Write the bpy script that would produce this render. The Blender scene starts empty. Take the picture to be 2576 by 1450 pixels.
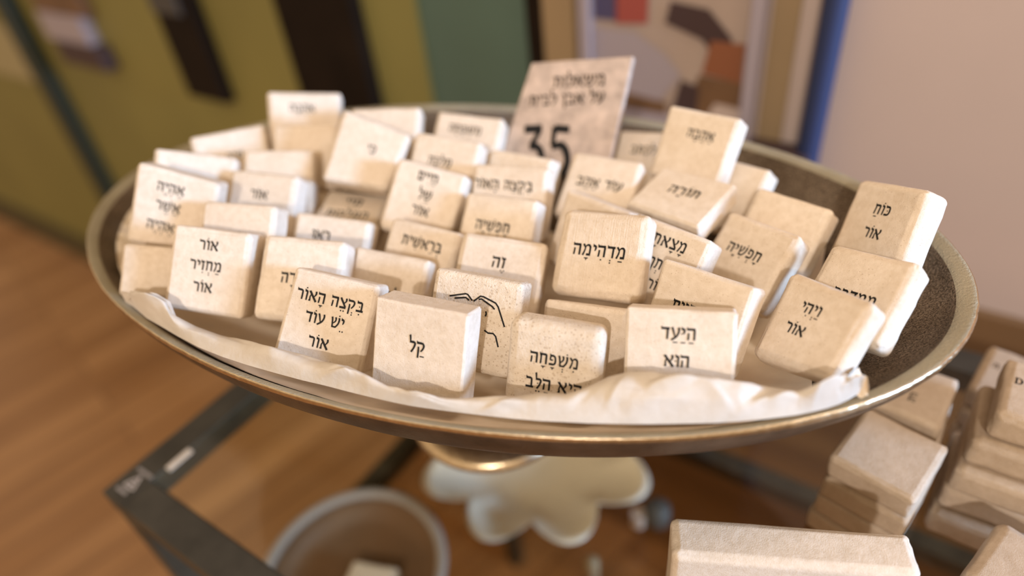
import bpy, bmesh, math, random, json
from mathutils import Vector, Matrix, noise

# ------------------------------------------------------------------ camera, world, light, exposure
C = bpy.context.scene.collection
scn = bpy.context.scene
F = 1717.0                                   # focal length in pixels of a 2576 px wide frame
def unit(a):
    return Vector(a).normalized()
down = unit((272, 2135, F))                  # gravity seen by the camera (x right, y down, z forward)
fwd = Vector((0, 0, 1)); fwd = (fwd - down * fwd.dot(down)).normalized()
rgt = down.cross(fwd)
MR = Matrix((rgt, fwd, -down))               # camera axes -> world
CAM_H = 1.2
cam_d = bpy.data.cameras.new('camera'); cam = bpy.data.objects.new('camera', cam_d); C.objects.link(cam)
cam_d.sensor_width = 36.0; cam_d.lens = F / 2576 * 36.0
cam_d.clip_start = 0.01
rot = Matrix((MR @ Vector((1, 0, 0)), MR @ Vector((0, -1, 0)), MR @ Vector((0, 0, -1)))).transposed()
cam.matrix_world = Matrix.Translation((0, 0, CAM_H)) @ rot.to_4x4()
cam_d.dof.use_dof = True
cam_d.dof.focus_distance = 0.347
cam_d.dof.aperture_fstop = 24.0 / 12.0
scn.camera = cam

world = bpy.data.worlds.new('world'); scn.world = world; world.use_nodes = True
wn = world.node_tree; bg = wn.nodes['Background']
wtc = wn.nodes.new('ShaderNodeTexCoord'); wsx = wn.nodes.new('ShaderNodeSeparateXYZ'); wrp = wn.nodes.new('ShaderNodeValToRGB')
wmr = wn.nodes.new('ShaderNodeMapRange'); wmr.inputs[1].default_value = -1; wmr.inputs[2].default_value = 1
wn.links.new(wtc.outputs['Generated'], wsx.inputs[0]); wn.links.new(wsx.outputs[2], wmr.inputs[0]); wn.links.new(wmr.outputs[0], wrp.inputs[0])
we = wrp.color_ramp.elements                   # a dim warm room: dark below the eye line, lighter towards the ceiling
we[0].position = .34; we[0].color = (.20, .125, .07, 1); we[1].position = .62; we[1].color = (1.0, .735, .48, 1)
wn.links.new(wrp.outputs[0], bg.inputs[0]); bg.inputs[1].default_value = 0.86

def area(name, loc, target, size, energy, col, sy=None):
    d = bpy.data.lights.new(name, 'AREA'); d.energy = energy; d.color = col; d.size = size
    if sy: d.shape = 'RECTANGLE'; d.size_y = sy
    o = bpy.data.objects.new(name, d); C.objects.link(o); o.location = loc
    o.rotation_euler = (Vector(target) - Vector(loc)).to_track_quat('-Z', 'Y').to_euler()
    return o
BOWL = Vector((-0.0274, 0.3801, 0.962))
def toward(az, el, dist):                      # az from the camera side, positive to the right
    a_, e_ = math.radians(az), math.radians(el)
    return BOWL + Vector((math.sin(a_) * math.cos(e_), -math.cos(a_) * math.cos(e_), math.sin(e_))) * dist
area('window_daylight', toward(57, 10, 3.0), BOWL, 0.6, 140, (0.36, 0.60, 1.0), 0.5)
area('ceiling_spot', toward(-12, 32, 2.4), BOWL, 0.07, 24, (1.0, 0.91, 0.84))
area('wall_fade_fill', (0.50, 0.28, 1.62), (0.42, 0.55, 1.08), 0.2, 1.6, (1.0, 0.82, 0.66))  # unseen fill light, added so the white wall fades downwards

scn.view_settings.view_transform = 'Standard'; scn.view_settings.look = 'None'
scn.view_settings.exposure = 0.05; scn.view_settings.gamma = 1.0; scn.view_settings.use_curve_mapping = False
scn.cycles.max_bounces = 8; scn.cycles.diffuse_bounces = 4; scn.cycles.glossy_bounces = 4; scn.cycles.transmission_bounces = 6; scn.cycles.transparent_max_bounces = 10
scn.cycles.use_denoising = True
scn.cycles.caustics_reflective = False; scn.cycles.caustics_refractive = False

DATA = json.loads('''{"st":{"A":[[-0.17005,0.3294,0.97747],[[0.96216,0.09418,0.25568],[-0.22866,0.78939,0.56972],[-0.14817,-0.60662,0.78106]],[48.03,18.12,49.65],[[0.65,-0.33],[-0.03,0.07],[0.14,-0.29],[-0.13,0.51]],[["אוֹר",-0.04,14.77,5.41],["מַחְזִיר",-0.56,3.13,5.42],["אוֹר",-0.99,-9.23,5.44]]],"B":[[-0.11735,0.31907,0.96929],[[0.9693,0.08989,0.22886],[-0.22618,0.69103,0.68653],[-0.09644,-0.71721,0.69015]],[50.22,18.98,49.52],[[0.04,-0.26],[0.05,0.11],[0.0,0.0],[-0.09,0.17]],[["תּוֹדָה",-2.27,0.4,5.84]]],"C":[[-0.09727,0.28423,0.96642],[[0.93368,0.13392,0.33214],[-0.3095,0.76836,0.56021],[-0.18017,-0.62585,0.75885]],[48.77,18.97,50.44],[[0.79,-0.25],[-0.08,-0.36],[-0.22,0.79],[-3.12,-1.66]],[["בִּקְצֵה הָאוֹר",-0.64,11.32,5.44],["יֵשׁ עוֹד",-1.43,0.44,5.45],["אוֹר",-2.34,-11.99,5.47]]],"D":[[-0.04621,0.24974,0.96961],[[0.91783,0.32787,0.22383],[-0.3932,0.82842,0.39889],[-0.05464,-0.45413,0.88926]],[49.91,19.02,49.44],[[0.31,-0.16],[-0.29,-0.13],[0.0,0.0],[0.0,0.0]],[["קַל",-0.56,3.36,5.88]]],"E":[[-0.02032,0.27509,0.96093],[[0.91576,0.29714,0.27037],[-0.39889,0.75252,0.52402],[-0.04776,-0.58772,0.80765]],[50.2,18.97,50.95],[[-0.14,0.22],[-0.0,-0.02],[0.78,-0.7],[0.0,0.0]],[]],"F":[[0.01707,0.23613,0.9609],[[0.91856,0.34847,0.18658],[-0.39495,0.82821,0.3976],[-0.01597,-0.43891,0.89839]],[48.83,18.55,46.57],[[0.54,-0.19],[-0.96,-0.23],[0.0,0.0],[0.0,0.0]],[["מִשְׁפָּחָה",0.75,5.15,5.39],["הִיא הַלֵּב",1.44,-7.88,5.5]]],"G":[[0.07349,0.22324,0.96743],[[0.94899,0.27902,0.14683],[-0.31289,0.77603,0.54762],[0.03885,-0.56563,0.82375]],[50.11,18.96,48.94],[[0.0,-0.04],[-0.02,-0.14],[0.0,0.0],[0.0,0.0]],[["הַיַּעַד",-0.48,12.99,5.45],["הוּא",-0.84,0.36,5.31]]],"H":[[0.14023,0.22838,0.96811],[[0.45081,0.66642,0.59386],[-0.85224,0.1235,0.50836],[0.26544,-0.73528,0.62362]],[47.31,15.99,44.04],[[-1.31,2.29],[1.02,-1.63],[-0.2,1.14],[1.75,-2.26]],[["וַיְהִי",-2.58,7.75,5.05],["אוֹר",-5.05,-3.84,5.08]]],"I":[[0.09201,0.25125,0.96461],[[0.69841,0.595,0.39773],[-0.71277,0.52804,0.46167],[0.06468,-0.60593,0.79289]],[50.11,18.4,47.3],[[-0.31,0.31],[-0.3,-0.15],[0.0,0.0],[0.0,0.0]],[["חַיִּים",-5.83,3.17,5.34]]],"J":[[0.08533,0.29963,0.9598],[[0.67186,0.54104,0.50585],[-0.74059,0.48049,0.46974],[0.01109,-0.69023,0.72351]],[49.92,19.11,49.09],[[-0.68,0.71],[-0.26,-0.03],[0.0,0.0],[0.0,0.0]],[["מָצָאתָ",1.71,15.0,5.83],["בְּבֵיתְךָ",4.62,2.1,5.62],["אוֹר",4.62,-9.54,5.21]]],"K":[[0.13805,0.30697,0.94993],[[0.5464,0.57609,0.60791],[-0.83225,0.29214,0.47119],[0.09386,-0.76339,0.63908]],[49.59,19.07,49.2],[[0.14,-0.07],[-0.19,0.01],[0.0,0.0],[0.0,0.0]],[["חָפְשִׁיָּה",-1.43,4.04,5.64]]],"L":[[0.16447,0.32813,0.95015],[[0.60819,0.58206,0.53974],[-0.7917,0.39548,0.46562],[0.05757,-0.7105,0.70134]],[49.71,18.9,49.14],[[0.13,-0.18],[0.02,-0.1],[0.0,0.0],[0.0,0.0]],[]],"M":[[0.20865,0.29787,0.96976],[[0.25946,0.85654,0.44612],[-0.90342,0.05199,0.4256],[0.34135,-0.51345,0.7873]],[48.59,19.13,48.08],[[0.26,0.39],[-0.82,0.02],[2.32,2.07],[0.0,0.0]],[["כּוֹחַ",1.46,8.69,5.41],["אוֹר",1.33,-4.6,5.47]]],"N":[[0.1718,0.25015,0.96516],[[0.48581,0.64623,0.58853],[-0.83186,0.13515,0.53828],[0.26831,-0.75108,0.60323]],[47.84,17.69,47.84],[[0.62,-0.18],[0.24,-0.73],[0.02,0.23],[0.0,0.0]],[["מִמִּדְבָּר",2.27,-2.26,5.33]]],"O":[[0.11145,0.35603,0.96614],[[0.70761,0.11257,0.69758],[-0.70463,0.03864,0.70852],[0.05281,-0.99289,0.10666]],[51.32,15.03,47.1],[[0.13,-2.32],[1.15,-2.44],[0.19,-3.02],[-0.72,2.33]],[["תּוֹרָה",1.24,1.63,7.29]]],"P":[[0.13343,0.40038,0.97635],[[0.72381,0.55666,0.40771],[-0.68931,0.55696,0.4633],[0.03082,-0.61638,0.78685]],[50.49,18.6,49.26],[[-0.23,-0.05],[0.38,-0.31],[0.0,0.0],[0.0,0.0]],[["אַהֲבָה",2.82,8.77,5.5]]],"Q":[[0.15085,0.38453,0.94631],[[0.64087,0.56474,0.51996],[-0.76461,0.40934,0.49781],[0.06829,-0.71659,0.69414]],[49.71,18.6,48.58],[[0.0,0.0],[-0.11,-0.46],[0.0,0.0],[0.0,0.0]],[]],"R":[[0.10848,0.43121,0.95038],[[0.84853,0.39323,0.35407],[-0.52401,0.53155,0.66548],[0.07348,-0.75022,0.6571]],[49.99,18.96,49.05],[[0.06,-0.41],[0.0,0.0],[0.0,0.0],[0.0,0.0]],[["לִכְתֹּב",-3.3,9.37,5.86]]],"S":[[0.06634,0.38782,0.96023],[[0.85205,0.28139,0.44141],[-0.52336,0.47468,0.70765],[-0.0104,-0.83397,0.55171]],[49.68,18.82,47.93],[[0.11,-0.19],[-0.16,-0.61],[0.0,0.0],[0.0,0.0]],[["עוֹד אַהֲב",0.22,2.78,6.07]]],"T":[[0.05375,0.34339,0.95644],[[0.68358,0.59934,0.41654],[-0.7298,0.56941,0.37836],[-0.01042,-0.56263,0.82664]],[49.65,18.98,48.48],[[0.16,-0.3],[-0.9,-0.66],[0.0,0.0],[0.0,0.0]],[["שִׂמְחָה",-7.01,-0.3,5.35]]],"U":[[0.05267,0.30157,0.9732],[[0.87874,0.38807,0.27787],[-0.47208,0.62078,0.62592],[0.0704,-0.6812,0.7287]],[51.02,18.99,48.36],[[0.88,-0.37],[0.16,0.2],[0.07,-0.29],[-1.14,-0.62]],[["מַדְהִימָה",-0.32,1.7,6.25]]],"V":[[0.03503,0.25913,0.94614],[[0.87163,0.43204,0.2315],[-0.47907,0.65101,0.58879],[0.10367,-0.62412,0.77442]],[48.69,18.85,48.72],[[0.37,-0.16],[-0.52,-0.56],[0.0,0.0],[0.0,0.0]],[]],"W":[[-0.00599,0.31256,0.95822],[[0.94479,0.1186,0.30547],[-0.31548,0.58128,0.75006],[-0.0886,-0.80501,0.5866]],[51.3,19.05,47.55],[[-0.46,-0.11],[0.04,-0.48],[0.0,0.0],[0.0,0.0]],[["זֶה",-0.67,7.17,6.3]]],"X":[[-0.07323,0.31885,0.95192],[[0.9181,0.21675,0.33182],[-0.38878,0.65522,0.64771],[-0.07702,-0.72367,0.68583]],[49.45,18.18,49.46],[[0.16,-0.03],[0.3,0.12],[0.0,0.0],[0.0,0.0]],[["לֵב",6.48,-0.88,5.95]]],"Y":[[-0.05291,0.34507,0.95323],[[0.85691,0.34784,0.38042],[-0.51236,0.65576,0.5545],[-0.05659,-0.67007,0.74014]],[49.82,18.59,47.88],[[0.18,-0.57],[-0.11,-0.11],[0.0,0.0],[0.0,0.0]],[["בְּרֵאשִׁית",1.01,11.36,5.79]]],"Z":[[-0.00329,0.35485,0.96001],[[0.88424,0.34406,0.31582],[-0.46703,0.6486,0.601],[0.00194,-0.67892,0.73421]],[49.74,18.65,47.74],[[0.24,-0.76],[-0.11,0.36],[0.0,0.0],[0.0,0.0]],[["חָפְשִׁיָּה",-2.01,3.78,5.87]]],"AA":[[0.00681,0.38423,0.96358],[[0.91822,0.3262,0.22464],[-0.39568,0.73047,0.55664],[0.01749,-0.6,0.79981]],[51.56,18.75,48.8],[[-0.99,-0.2],[0.58,-0.21],[0.0,0.0],[0.0,0.0]],[["בִּקְצֵה הָאוֹר",-3.73,10.97,5.84]]],"AB":[[0.01397,0.40771,0.95876],[[0.83718,0.44279,0.32104],[-0.54679,0.66436,0.50956],[0.01234,-0.60214,0.7983]],[49.32,18.97,49.06],[[-0.02,0.09],[-0.31,-0.41],[0.0,0.0],[0.0,0.0]],[]],"AC":[[-0.04938,0.39027,0.9676],[[0.90037,0.16678,0.4019],[-0.39321,0.70738,0.58736],[-0.18633,-0.68687,0.70249]],[49.71,18.85,49.59],[[0.06,-0.0],[0.69,-0.28],[0.0,0.0],[0.22,0.24]],[["חַיִּים",-0.4,16.32,5.67],["שֶׁל",1.01,4.59,5.66],["אוֹר",0.92,-5.9,5.65]]],"AD":[[-0.03569,0.42097,0.97143],[[0.90617,0.2488,0.34199],[-0.41568,0.6729,0.6119],[-0.07789,-0.69664,0.71318]],[49.81,18.98,49.24],[[-0.06,-0.17],[0.03,-0.13],[0.0,0.0],[0.0,0.0]],[["מַלְכָּה",-1.77,6.03,5.43]]],"AE":[[-0.01958,0.45487,0.96974],[[0.9313,0.18894,0.31141],[-0.35317,0.67762,0.64507],[-0.08914,-0.71073,0.69779]],[50.7,18.98,49.41],[[-0.29,-0.2],[0.38,-0.09],[0.0,0.0],[0.0,0.0]],[["מִשְׁפָּחָה",-1.77,12.71,5.53]]],"AF":[[-0.08766,0.43612,0.98366],[[0.90741,0.02405,0.41956],[-0.32643,0.66911,0.66763],[-0.26468,-0.74277,0.61501]],[49.48,18.9,48.87],[[-1.18,2.27],[1.48,-2.69],[-1.62,2.81],[1.37,-2.48]],[["כִּי",3.5,3.63,5.59]]],"AG":[[-0.07721,0.46451,0.97919],[[0.98396,0.0791,0.15991],[-0.17106,0.67291,0.71967],[-0.05068,-0.73548,0.67565]],[50.88,18.99,49.44],[[-1.46,-0.91],[0.5,-0.06],[0.0,0.0],[0.0,0.0]],[]],"AH":[[-0.14344,0.50949,0.98067],[[0.98057,-0.16726,0.10253],[0.07687,0.80837,0.58363],[-0.1805,-0.56441,0.80552]],[53.25,18.99,49.58],[[-1.75,-0.03],[1.56,-0.21],[0.0,0.0],[0.0,0.0]],[["אַהֲבָה",-2.0,11.95,5.44]]],"AI":[[-0.1382,0.46997,0.97161],[[0.99023,0.07389,0.11827],[-0.13424,0.73491,0.66475],[-0.0378,-0.67413,0.73765]],[49.74,18.94,49.81],[[0.08,-0.06],[0.0,0.0],[0.0,0.0],[0.0,0.0]],[]],"AJ":[[-0.19568,0.4774,0.97098],[[0.97151,-0.20672,-0.11591],[0.23071,0.71303,0.66209],[-0.05422,-0.66996,0.74041]],[52.26,18.98,49.73],[[-0.84,-0.62],[1.75,0.56],[0.0,0.0],[0.0,0.0]],[["שִׁיר",2.61,3.97,5.42]]],"AK":[[-0.15367,0.43888,0.96877],[[0.99442,0.0002,0.10546],[-0.07435,0.71052,0.69974],[-0.07479,-0.70368,0.70657]],[50.04,18.98,49.43],[[-0.01,-0.09],[-0.02,-0.17],[0.0,0.0],[0.0,0.0]],[]],"AL":[[-0.20799,0.42743,0.98001],[[0.94459,-0.25473,0.20702],[0.07535,0.78212,0.61856],[-0.31948,-0.56869,0.75798]],[51.91,18.99,49.77],[[-0.55,-0.22],[0.76,0.14],[0.0,0.0],[0.0,0.0]],[]],"AM":[[-0.20527,0.38849,0.98744],[[0.92976,-0.03918,0.36609],[-0.13139,0.89354,0.42934],[-0.34393,-0.44728,0.82562]],[51.19,19.0,50.35],[[-0.37,0.6],[0.17,-0.54],[2.26,0.48],[0.05,-0.63]],[["אֶהְיֶה",-2.9,14.11,5.48],["אֲשֶׁר",-2.8,2.46,5.54],["אֶהְיֶה",-5.43,-10.5,5.59]]],"AN":[[-0.15811,0.40736,0.96987],[[0.95501,0.14623,0.25803],[-0.28554,0.68861,0.66655],[-0.08021,-0.71023,0.69938]],[50.8,19.62,47.66],[[-0.56,-0.23],[-0.68,-0.52],[0.0,0.0],[0.0,0.0]],[["אוֹר",-1.08,7.38,5.87]]],"AO":[[-0.15951,0.35491,0.97714],[[0.9651,0.13921,0.2218],[-0.25033,0.73913,0.62532],[-0.07689,-0.65903,0.74818]],[48.68,18.82,49.01],[[0.1,-0.13],[-0.13,0.13],[0.0,0.0],[0.0,0.0]],[["לֵב",1.11,1.88,5.22]]],"AP":[[-0.11037,0.36037,0.95656],[[0.95752,0.10642,0.268],[-0.2593,0.72437,0.63879],[-0.12615,-0.68115,0.7212]],[50.03,18.97,49.15],[[0.0,-0.16],[0.02,-0.14],[0.0,0.0],[0.0,0.0]],[["רְאוּ",-5.74,11.45,5.72]]],"AQ":[[-0.10578,0.41404,0.94744],[[0.96237,-0.0651,0.26382],[-0.25786,0.08746,0.96222],[-0.08572,-0.99404,0.06738]],[49.43,18.94,49.16],[[0.83,-1.47],[-1.46,-2.09],[0.0,0.0],[0.0,0.0]],[["חַיֵּי",-0.15,9.51,7.39],["הַמַּלְכּוּת",-0.48,-4.0,6.7]]],"AR":[[-0.21075,0.34941,0.96776],[[0.9744,0.0487,0.2195],[-0.17108,0.79405,0.58328],[-0.14589,-0.60589,0.78205]],[44.69,18.43,32.44],[[0.0,0.0],[0.0,0.0],[0.0,0.0],[0.0,0.0]],[]],"SIGN":[[0.06549,0.44987,0.98507],[[0.91245,0.37282,0.16863],[-0.39759,0.71042,0.58072],[0.09671,-0.59692,0.79645]],[73.26,8.07,80.14],[[-3.5,2.01],[-1.55,1.58],[-15.84,0.34],[-29.04,0.85]],[["משאלות",-3.15,26.32,7.76],["על אבן לבית",-11.94,13.94,7.28],["35",-26.06,-22.9,38.43]]],"S1":[[0.20923,0.23812,0.84383],[[0.64947,0.01623,0.76021],[-0.75913,-0.04345,0.64948],[0.04357,-0.99892,-0.0159]],[49.09,16.68,52.52],[[3.92,0.81],[-3.08,-1.36],[1.77,2.28],[-2.65,-2.99]],[]],"S2":[[0.24548,0.28251,0.8429],[[0.73184,0.01696,0.68126],[-0.68147,0.01687,0.73165],[0.00092,-0.99971,0.0239]],[45.11,19.0,54.08],[[0.0,0.0],[-0.13,1.59],[-0.46,-1.27],[0.0,0.0]],[["היה",3.46,-7.37,7.11]]],"D3":[[0.28188,0.22631,0.88421],[[0.78914,0.00163,0.61421],[-0.61405,0.02534,0.78886],[-0.01428,-0.99968,0.02099]],[47.91,18.18,52.55],[[0.17,0.87],[0.0,0.0],[0.0,0.0],[0.48,-1.29]],[["D",-16.58,8.16,9.25]]],"S4":[[0.28641,0.25139,0.87169],[[0.68031,0.00851,0.73287],[-0.73292,0.0096,0.68025],[-0.00125,-0.99992,0.01277]],[47.71,19.0,52.09],[[0.06,0.79],[0.0,0.0],[0.0,0.0],[1.01,-3.87]],[["ה",-15.13,6.27,7.24]]],"BIG":[[0.12026,0.17408,0.8336],[[0.97518,-0.0052,0.22134],[-0.22139,-0.01204,0.97511],[-0.00241,-0.99991,-0.01289]],[115.59,90.0,24.2],[[1.48,1.24],[-1.5,-1.81],[1.41,1.56],[-1.4,-1.09]],[]]},"heart":[[[-14.23,11.93],[-5.35,14.61],[-4.25,14.34],[-1.37,11.65]],[[-11.26,11.24],[-5.06,12.66],[-3.1,11.47]],[[-0.63,11.44],[2.74,14.69],[4.49,14.66],[11.4,12.58],[13.04,10.89],[17.98,1.25]],[[1.96,12.9],[3.64,13.32],[9.63,10.61],[11.36,9.27]],[[7.46,-2.4],[9.72,-3.5],[12.46,-3.24],[14.04,-4.47],[16.23,-9.69]],[[6.78,7.45],[7.25,6.21],[6.91,4.82]]],"tis":[[[-0.2231,0.3233,0.9674],[-0.2288,0.33,0.9624]],[[-0.214,0.3198,0.973],[-0.223,0.3252,0.9624]],[[-0.1969,0.3109,0.9792],[-0.2102,0.312,0.9624]],[[-0.1895,0.3069,0.9752],[-0.1976,0.3017,0.9624]],[[-0.1872,0.3015,0.9686],[-0.1855,0.2915,0.9624]],[[-0.1791,0.3021,0.9583],[-0.1714,0.2806,0.9624]],[[-0.1657,0.2969,0.9539],[-0.1559,0.2704,0.9624]],[[-0.1479,0.2838,0.9576],[-0.1413,0.2619,0.9624]],[[-0.1258,0.266,0.9678],[-0.1251,0.2533,0.9624]],[[-0.1113,0.261,0.9651],[-0.1096,0.2453,0.9624]],[[-0.0987,0.255,0.9632],[-0.0968,0.2393,0.9624]],[[-0.0853,0.2472,0.9643],[-0.0843,0.233,0.9624]],[[-0.0738,0.236,0.9668],[-0.0742,0.2281,0.9624]],[[-0.0635,0.2296,0.9633],[-0.0633,0.223,0.9624]],[[-0.0532,0.2239,0.9612],[-0.0527,0.2185,0.9624]],[[-0.0398,0.2194,0.9614],[-0.0396,0.2139,0.9624]],[[-0.023,0.2202,0.9602],[-0.0232,0.2085,0.9624]],[[-0.0062,0.2188,0.9594],[-0.0071,0.2035,0.9624]],[[0.007,0.217,0.9617],[0.0051,0.2001,0.9624]],[[0.0176,0.2128,0.9629],[0.0155,0.1978,0.9624]],[[0.0287,0.2115,0.9684],[0.0258,0.1954,0.9624]],[[0.0379,0.2122,0.972],[0.0343,0.1938,0.9624]],[[0.0468,0.2114,0.9743],[0.0428,0.1922,0.9624]],[[0.0569,0.2086,0.9753],[0.0529,0.1905,0.9624]],[[0.0698,0.2036,0.9744],[0.0663,0.1886,0.9624]],[[0.0826,0.2,0.9756],[0.0796,0.1868,0.9624]],[[0.0926,0.198,0.9737],[0.0897,0.1861,0.9624]],[[0.1077,0.2021,0.9631],[0.1016,0.1855,0.9624]],[[0.1191,0.1987,0.9616],[0.1136,0.1855,0.9624]],[[0.1242,0.1905,0.9726],[0.1208,0.1861,0.9624]],[[0.1312,0.1921,0.9757],[0.1281,0.1871,0.9624]],[[0.1356,0.1926,0.9761],[0.1339,0.1884,0.9624]],[[0.141,0.1922,0.9701],[0.1391,0.1903,0.9624]],[[0.1444,0.1916,0.9659],[0.1447,0.1928,0.9624]]],"stk":{"e":[0.2425,0.2279,0.775],"d":[0.2468,0.2319,0.797],"c":[0.2458,0.2272,0.819],"b":[0.2497,0.2313,0.841],"D":[0.2561,0.2305,0.863],"s6":[0.2471,0.1614,0.84]},"flap":[[[0.138,0.1961,0.968],[0.1439,0.1992,0.968],[0.1486,0.2035,0.968],[0.1487,0.2001,0.968],[0.149,0.1971,0.968],[0.147,0.1915,0.968]],[[0.1398,0.1955,0.9625],[0.1423,0.1934,0.9625],[0.1445,0.1918,0.9625],[0.146,0.1911,0.9625],[0.1471,0.1907,0.9625],[0.1482,0.191,0.9625]]]}''')

# ------------------------------------------------------------------ helpers
TU = Vector((0.78801, -0.61566, 0)); TV = Vector((0.61566, 0.78801, 0)); TK = Vector((-0.3390, 0.3444, 0))
T_TOP = 0.775
YAW_T = math.atan2(-0.61566, 0.78801)
def tw(u, v, z):                              # table directions -> world
    p = TK + TU * u + TV * v; return Vector((p.x, p.y, z))
def tag(o, label=None, cat=None, group=None, kind=None):
    for k, v in (('label', label), ('category', cat), ('group', group), ('kind', kind)):
        if v: o[k] = v
    return o
def obj(name, verts, faces, mat, parent=None, smooth=False, mats=None, fm=None):
    me = bpy.data.meshes.new(name); me.from_pydata([tuple(v) for v in verts], [], faces)
    for m in (mats or [mat]): me.materials.append(m)
    if fm: me.polygons.foreach_set('material_index', fm)
    if smooth: me.polygons.foreach_set('use_smooth', [True] * len(me.polygons))
    me.update()
    o = bpy.data.objects.new(name, me); C.objects.link(o)
    if parent: o.parent = parent
    return o
def empty(name, loc=(0, 0, 0)):
    o = bpy.data.objects.new(name, None); C.objects.link(o); o.location = loc; o.empty_display_size = .02; return o
class MB:
    def __init__(s): s.v = []; s.f = []; s.m = []
    def add(s, v, f, mi=0):
        b = len(s.v); s.v += [Vector(x) for x in v]; s.f += [tuple(b + i for i in q) for q in f]; s.m += [mi] * len(f)
    def box(s, o, X, Y, Z, mi=0, bev=0.0):    # corner o, edge vectors
        o, X, Y, Z = Vector(o), Vector(X), Vector(Y), Vector(Z)
        if bev:
            bm = bmesh.new(); bmesh.ops.create_cube(bm, size=1)
            for w in bm.verts: w.co = o + X * (w.co.x + .5) + Y * (w.co.y + .5) + Z * (w.co.z + .5)
            bmesh.ops.bevel(bm, geom=bm.edges[:], offset=bev, segments=2, affect='EDGES', profile=.5)
            bm.verts.index_update()
            s.add([w.co.copy() for w in bm.verts], [[w.index for w in q.verts] for q in bm.faces], mi); bm.free(); return
        v = [o, o + X, o + X + Y, o + Y, o + Z, o + X + Z, o + X + Y + Z, o + Y + Z]
        s.add(v, [(0, 3, 2, 1), (4, 5, 6, 7), (0, 1, 5, 4), (1, 2, 6, 5), (2, 3, 7, 6), (3, 0, 4, 7)], mi)
    def lathe(s, c, prof, n=48, mi=0, ex=(1, 0, 0), ey=(0, 1, 0), wob=None, close=False):
        ex, ey, c = Vector(ex), Vector(ey), Vector(c); b = len(prof); v = []; f = []
        for i in range(n):
            a = 2 * math.pi * i / n
            for j, (r, z) in enumerate(prof):
                rr, zz = (wob(a, j, r, z) if wob else (r, z))
                v.append(c + ex * (rr * math.cos(a)) + ey * (rr * math.sin(a)) + Vector((0, 0, zz)))
        for i in range(n):
            k = (i + 1) % n
            for j in range(b if close else b - 1):
                j2 = (j + 1) % b
                f.append((i * b + j, k * b + j, k * b + j2, i * b + j2))
        s.add(v, f, mi)
    def build(s, name, mat, parent=None, smooth=False, mats=None):
        return obj(name, s.v, s.f, mat, parent, smooth, mats, s.m if mats else None)

# ------------------------------------------------------------------ materials
def newmat(name):
    m = bpy.data.materials.new(name); m.use_nodes = True; nt = m.node_tree
    return m, nt, nt.nodes['Principled BSDF']
def N(nt, t, **k):
    n = nt.nodes.new(t)
    for a, b in k.items(): setattr(n, a, b)
    return n
def coords(nt, scale=(1, 1, 1)):
    tc = N(nt, 'ShaderNodeTexCoord'); mp = N(nt, 'ShaderNodeMapping'); mp.inputs['Scale'].default_value = scale
    nt.links.new(tc.outputs['Object'], mp.inputs['Vector']); return mp.outputs[0]
def noise_tex(nt, vec, scale, detail=3, rough=.55):
    n = N(nt, 'ShaderNodeTexNoise'); n.inputs['Scale'].default_value = scale; n.inputs['Detail'].default_value = detail
    n.inputs['Roughness'].default_value = rough; nt.links.new(vec, n.inputs['Vector']); return n.outputs[0]
def ramp(nt, fac, stops):
    r = N(nt, 'ShaderNodeValToRGB'); e = r.color_ramp.elements
    e[0].position, e[0].color = stops[0][0], (*stops[0][1], 1); e[1].position, e[1].color = stops[1][0], (*stops[1][1], 1)
    for p, c in stops[2:]:
        x = e.new(p); x.color = (*c, 1)
    nt.links.new(fac, r.inputs[0]); return r.outputs[0]
def mix(nt, a, b, fac, mode='MIX'):
    m = N(nt, 'ShaderNodeMix'); m.data_type = 'RGBA'; m.blend_type = mode
    for s, x in ((m.inputs[0], fac), (m.inputs[6], a), (m.inputs[7], b)):
        if hasattr(x, 'links'): nt.links.new(x, s)
        elif isinstance(x, (int, float)): s.default_value = x
        else: s.default_value = (*x, 1)
    return m.outputs[2]
def bump(nt, p, h, strength, dist=.001):
    b = N(nt, 'ShaderNodeBump'); b.inputs['Strength'].default_value = strength; b.inputs['Distance'].default_value = dist
    nt.links.new(h, b.inputs['Height']); nt.links.new(b.outputs[0], p.inputs['Normal']); return b
def flat(name, col, rough=.6, metal=0.0, var=0.0, scale=20, bmp=0.0):
    m, nt, p = newmat(name)
    p.inputs['Roughness'].default_value = rough; p.inputs['Metallic'].default_value = metal
    vec = coords(nt)
    n = noise_tex(nt, vec, scale, 4)
    d = tuple(c * (1 - var) for c in col); l = tuple(min(1, c * (1 + var)) for c in col)
    nt.links.new(ramp(nt, n, [(.3, d), (.7, l)]), p.inputs['Base Color'])
    if bmp: bump(nt, p, n, bmp)
    return m
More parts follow.
